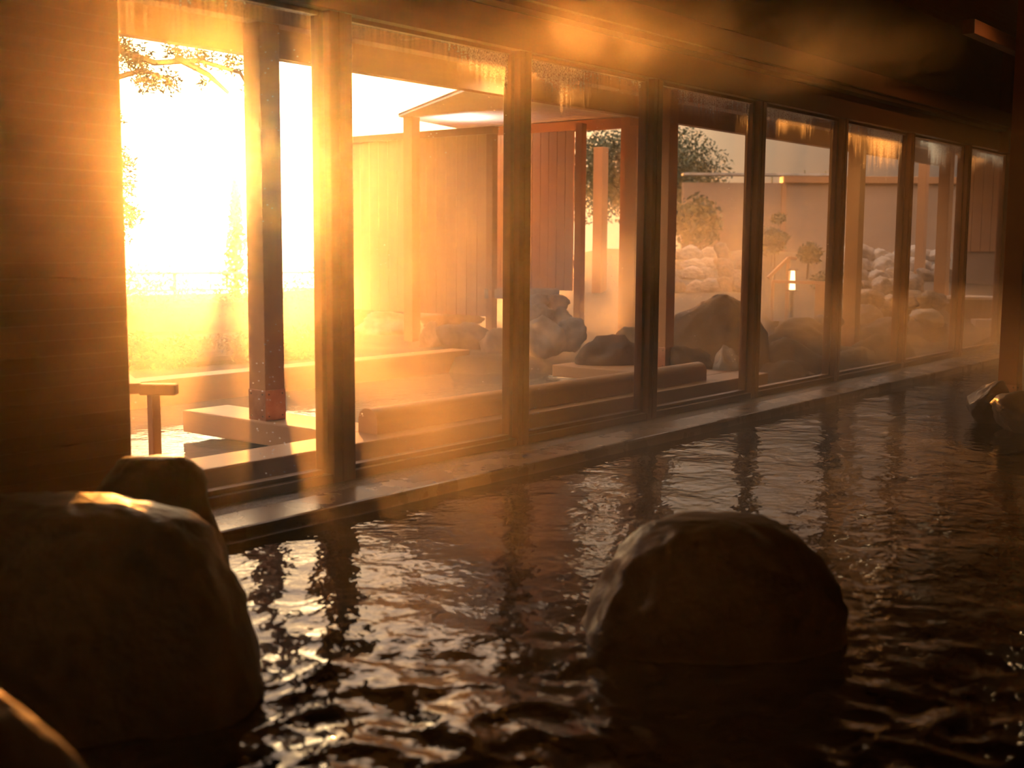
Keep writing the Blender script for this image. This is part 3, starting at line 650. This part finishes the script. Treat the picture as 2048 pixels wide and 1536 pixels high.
# hedge masses
def hedge(a, b, h, w, label, seed, n=12000):
    a = Vector(a); b = Vector(b); t = thing('hedge', label, 'hedge', tuple((a + b) / 2))
    rnd = random.Random(seed); bm = bmesh.new(); k = 34
    for i in range(k):
        u = i / (k - 1); p = (b - a) * (u - .5)
        leafclump(bm, (p.x + rnd.uniform(-.15, .15), p.y + rnd.uniform(-.15, .15), h * rnd.uniform(.35, .75)), w * .62, n // k, .034, rnd, .75)
    link('foliage', bm, M['hedgeleaf'], t)
    bm = bmesh.new(); d = (b - a).normalized(); bar(bm, -(b - a) / 2 + Vector((0, 0, h * .3)), (b - a) / 2 + Vector((0, 0, h * .3)), w * .7, h * .55, .05); link('inner_branches', bm, M['bark'], t)
hedge((3.6, 11.1, .05), (8.9, 9.9, .05), .26, .42, 'low hazy hedge just behind the far pool kerb', 2)
hedge((5.6, 15.2, .08), (12.6, 12.2, .1), .74, .9, 'taller clipped hedge at the edge of the garden before the sea', 3)
for (y, lab, x0, x1, zz) in ((17.2, 'upper pale metal railing at the garden edge by the sea', 9.0, 15.5, .83), (13.1, 'lower pale metal railing behind the pine, far left', 6.5, 8.3, .78)):
    t = thing('garden_railing', lab, 'railing', (x0, y, .05)); L_ = x1 - x0; sl = -.42 if y > 16 else -.3
    bm = bmesh.new(); bar(bm, (0, 0, zz - .05), (L_, sl * L_, zz - .05), .10, .035, .004); link('top_rail', bm, M['metal'], t)
    bm = bmesh.new(); bar(bm, (0, 0, zz - .32), (L_, sl * L_, zz - .32), .05, .03); link('lower_rail', bm, M['metal'], t)
    for k in range(6):
        bm = bmesh.new(); u = L_ * k / 5; B(bm, u - .02, u + .02, sl * u - .02, sl * u + .02, 0, zz - .05); link('post', bm, M['metal'], t)

# ------------------------------------------------------------------ steam
def steam_mat(name, base, amp, scale, lo, hi, g, col, stretch=(1, 1, 1), zfall=None, boxfade=None, xgrow=None, off=(0, 0, 0)):
    m, nt, n, l = newmat(name); out = N(n, 'ShaderNodeOutputMaterial')
    vs = N(n, 'ShaderNodeVolumeScatter'); vs.inputs['Color'].default_value = (*col, 1); vs.inputs['Anisotropy'].default_value = g
    if amp > 0:
        mp = coords(n, l, stretch); mp.inputs['Location'].default_value = off; t = N(n, 'ShaderNodeTexNoise'); t.inputs['Scale'].default_value = scale; t.inputs['Detail'].default_value = 3; t.inputs['Distortion'].default_value = .8
        t.inputs['Roughness'].default_value = .6
        l.new(mp.outputs[0], t.inputs[0])
        mr = N(n, 'ShaderNodeMapRange', interpolation_type='SMOOTHSTEP'); mr.inputs[1].default_value = lo; mr.inputs[2].default_value = hi; mr.inputs[3].default_value = 0; mr.inputs[4].default_value = amp
        l.new(t.outputs[0], mr.inputs[0]); mr.inputs[3].default_value = base; mr.inputs[4].default_value = amp + base; d = mr.outputs[0]
        if zfall:
            tc = N(n, 'ShaderNodeTexCoord'); sp = N(n, 'ShaderNodeSeparateXYZ'); l.new(tc.outputs['Object'], sp.inputs[0])
            zr = N(n, 'ShaderNodeMapRange'); zr.inputs[1].default_value = zfall[0]; zr.inputs[2].default_value = zfall[1]; zr.inputs[3].default_value = zfall[2]; zr.inputs[4].default_value = zfall[3]
            l.new(sp.outputs['Z'], zr.inputs[0]); mu = N(n, 'ShaderNodeMath', operation='MULTIPLY'); l.new(d, mu.inputs[0]); l.new(zr.outputs[0], mu.inputs[1]); d = mu.outputs[0]
        if xgrow:
            tc = N(n, 'ShaderNodeTexCoord'); sp = N(n, 'ShaderNodeSeparateXYZ'); l.new(tc.outputs['Object'], sp.inputs[0])
            zr = N(n, 'ShaderNodeMapRange'); zr.inputs[1].default_value = xgrow[0]; zr.inputs[2].default_value = xgrow[1]; zr.inputs[3].default_value = xgrow[2]; zr.inputs[4].default_value = xgrow[3]
            l.new(sp.outputs['X'], zr.inputs[0]); mu = N(n, 'ShaderNodeMath', operation='MULTIPLY'); l.new(d, mu.inputs[0]); l.new(zr.outputs[0], mu.inputs[1]); d = mu.outputs[0]
        if boxfade:
            tc = N(n, 'ShaderNodeTexCoord'); ln = N(n, 'ShaderNodeVectorMath', operation='LENGTH'); mp3 = N(n, 'ShaderNodeMapping'); mp3.inputs['Scale'].default_value = boxfade
            l.new(tc.outputs['Object'], mp3.inputs[0]); l.new(mp3.outputs[0], ln.inputs[0])
            fr = N(n, 'ShaderNodeMapRange', interpolation_type='SMOOTHSTEP'); fr.inputs[1].default_value = .35; fr.inputs[2].default_value = 1; fr.inputs[3].default_value = 1; fr.inputs[4].default_value = 0
            l.new(ln.outputs['Value'], fr.inputs[0]); mu = N(n, 'ShaderNodeMath', operation='MULTIPLY'); l.new(d, mu.inputs[0]); l.new(fr.outputs[0], mu.inputs[1]); d = mu.outputs[0]
        ad = N(n, 'ShaderNodeMath', operation='ADD'); ad.inputs[1].default_value = 0; l.new(d, ad.inputs[0]); l.new(ad.outputs[0], vs.inputs['Density'])
    else: vs.inputs['Density'].default_value = base
    l.new(vs.outputs[0], out.inputs['Volume']); return m
def steam(name, x0, x1, y0, y1, z0, z1, mat, label, loc=(0, 0, 0)):
    bm = bmesh.new(); B(bm, x0, x1, y0, y1, z0, z1); o = link(name, bm, mat, loc=loc); tag(o, label, 'steam', kind='stuff'); return o
OFF = (1.7, 2.3, 1.1)
PAR = dict(hazeI=.012, ampI=.09, loI=.48, hiI=.72, gI=.945, hazeO=.014, ampO=.11, sun=13.0, sky=1.5, exp=0.0)
steam('indoor_steam', -2.59, 17.29, -3.19, 4.98, -.20, 3.89, steam_mat('indoor_steam', PAR['hazeI'], PAR['ampI'], 1.0, PAR['loI'], PAR['hiI'], PAR['gI'], (1, .96, .92), (.9, .9, 1.0), zfall=(1.5, 2.7, 1.1, .12), xgrow=(1.4, 6.0, .13, 1), off=OFF), 'sunlit steam hanging in the indoor bath hall')
steam('outdoor_steam', 2.2, 20, 5.2, 13, -.09, 2.6, steam_mat('outdoor_steam', PAR['hazeO'], PAR['ampO'], .75, .45, .72, .80, (1, .97, .94), (1, 1, 1.0), zfall=(0, 2.2, 1.3, 0)), 'drifting steam over the outdoor pool')

o = steam('steam_plume', -1.9, 1.9, -1.5, 1.5, -.62, 1.35, steam_mat('steam_plume', 0, .55, 1.3, .36, .70, .45, (1, .97, .94), (1, 1, .8), boxfade=(1 / 1.9, 1 / 1.5, 1 / 1.2)), 'thick pale steam rising off the pool in front of the second plank screen', (11.3, 8.25, .6))
o = steam('steam_cloud', -1.15, 1.15, -.9, .9, -.5, .5, steam_mat('steam_cloud', 0, .34, 2.4, .44, .66, .70, (1, .96, .92), (1, 1, 1.2), off=(3, 1, 0), boxfade=(1 / 1.15, 1 / .9, 1 / .5)), 'orange puff of steam drifting under the hall ceiling before the beams', (4.23, 2.44, 2.12)); o.rotation_euler = (0, 0, VIEW)
o = steam('steam_layer', -5.9, 7.7, -1.5, 1.6, .0, 1.2, steam_mat('steam_layer', .02, .26, 1.1, .38, .72, .62, (1, .96, .92), (.6, .8, 1.2), zfall=(0.0, 1.1, 1.0, 0.0), xgrow=(-6, 2, .5, 1)), 'steam lying low on the bath water along the windows', (9.5, 3.2, -.07))
# ------------------------------------------------------------------ light
SAZ = math.radians(38.56 + 12.4); SEL = math.radians(4.0)
sd = Vector((math.cos(SAZ) * math.cos(SEL), math.sin(SAZ) * math.cos(SEL), math.sin(SEL)))
s = bpy.data.lights.new('low_sun', 'SUN'); s.energy = PAR['sun']; s.color = (1, .33, .05); s.angle = math.radians(1.2)
so = bpy.data.objects.new('low_sun', s); COL.objects.link(so); so.rotation_euler = sd.to_track_quat('Z', 'Y').to_euler()

w = bpy.data.worlds.new('evening_sky'); sc.world = w; w.use_nodes = True; nt = w.node_tree; nt.nodes.clear(); n = nt.nodes; l = nt.links
out = N(n, 'ShaderNodeOutputWorld'); bg = N(n, 'ShaderNodeBackground'); l.new(bg.outputs[0], out.inputs[0])
tc = N(n, 'ShaderNodeTexCoord'); dt = N(n, 'ShaderNodeVectorMath', operation='DOT_PRODUCT'); dt.inputs[1].default_value = sd
nv = N(n, 'ShaderNodeVectorMath', operation='NORMALIZE'); l.new(tc.outputs['Generated'], nv.inputs[0]); l.new(nv.outputs[0], dt.inputs[0])
mx0 = N(n, 'ShaderNodeMath', operation='MAXIMUM'); mx0.inputs[1].default_value = 0; l.new(dt.outputs['Value'], mx0.inputs[0])
def lobe(power, col, k):
    p = N(n, 'ShaderNodeMath', operation='POWER'); p.inputs[1].default_value = power; l.new(mx0.outputs[0], p.inputs[0])
    v = N(n, 'ShaderNodeVectorMath', operation='SCALE'); v.inputs[0].default_value = tuple(c * k for c in col); l.new(p.outputs[0], v.inputs['Scale']); return v.outputs[0]
def vadd(a, b):
    v = N(n, 'ShaderNodeVectorMath', operation='ADD'); l.new(a, v.inputs[0]); l.new(b, v.inputs[1]); return v.outputs[0]
sp = N(n, 'ShaderNodeSeparateXYZ'); l.new(nv.outputs[0], sp.inputs[0])
base = ramp(n, [(0.0, (.10, .08, .07)), (.48, (.10, .08, .07)), (.505, (.03, .022, .02)), (.60, (.07, .05, .045)), (.68, (.85, .62, .48)), (1.0, (.75, .62, .56))])
mr = N(n, 'ShaderNodeMapRange'); mr.inputs[1].default_value = -1; mr.inputs[2].default_value = 1; l.new(sp.outputs['Z'], mr.inputs[0]); l.new(mr.outputs[0], base.inputs[0])
bs = N(n, 'ShaderNodeVectorMath', operation='SCALE'); bs.inputs['Scale'].default_value = PAR['sky'] / .55; l.new(base.outputs[0], bs.inputs[0])
c = vadd(bs.outputs[0], lobe(16, (1, .60, .30), 1.7)); c = vadd(c, lobe(45, (1, .66, .30), 6)); c = vadd(c, lobe(260, (1, .78, .45), 16))
l.new(c, bg.inputs[0]); bg.inputs[1].default_value = 1.0
w.cycles.sampling_method = 'MANUAL'; w.cycles.sample_map_resolution = 1024

# ------------------------------------------------------------------ camera
cam = bpy.data.cameras.new('camera'); co = bpy.data.objects.new('camera', cam); COL.objects.link(co); sc.camera = co
fw = Vector((0.7767990755988662, 0.6192231469367334, -0.1146555295069344)); R = Vector((0.623884855215706, -0.7814913489645993, 0.0062417085776704205)); U = Vector((0.0857372939928975, 0.07638040187940578, 0.9933857008370494))
m = Matrix((R, U, -fw)).transposed().to_4x4(); m.translation = (0, 0, 1.3); co.matrix_world = m
cam.sensor_width = 36; cam.lens = 2400 / 2048 * 36; cam.clip_start = .05; cam.clip_end = 8000
cam.dof.use_dof = True; cam.dof.focus_distance = 9.5; cam.dof.aperture_fstop = 1.9

vs_ = sc.view_settings; sc.display_settings.display_device = 'sRGB'; vs_.view_transform = 'Standard'; vs_.look = 'None'; vs_.exposure = PAR['exp']; vs_.gamma = 1; vs_.use_curve_mapping = False
cy = sc.cycles
cy.max_bounces = 5; cy.diffuse_bounces = 2; cy.glossy_bounces = 3; cy.transmission_bounces = 4; cy.transparent_max_bounces = 12; cy.volume_bounces = 0
cy.use_adaptive_sampling = True; cy.adaptive_threshold = .02; cy.volume_step_rate = 5.0; cy.volume_max_steps = 64; cy.sample_clamp_indirect = 6; cy.sample_clamp_direct = 0; cy.caustics_reflective = False; cy.caustics_refractive = False
cy.use_denoising = True; cy.use_light_tree = False; 
try: cy.denoiser = 'OPENIMAGEDENOISE'
except Exception: pass
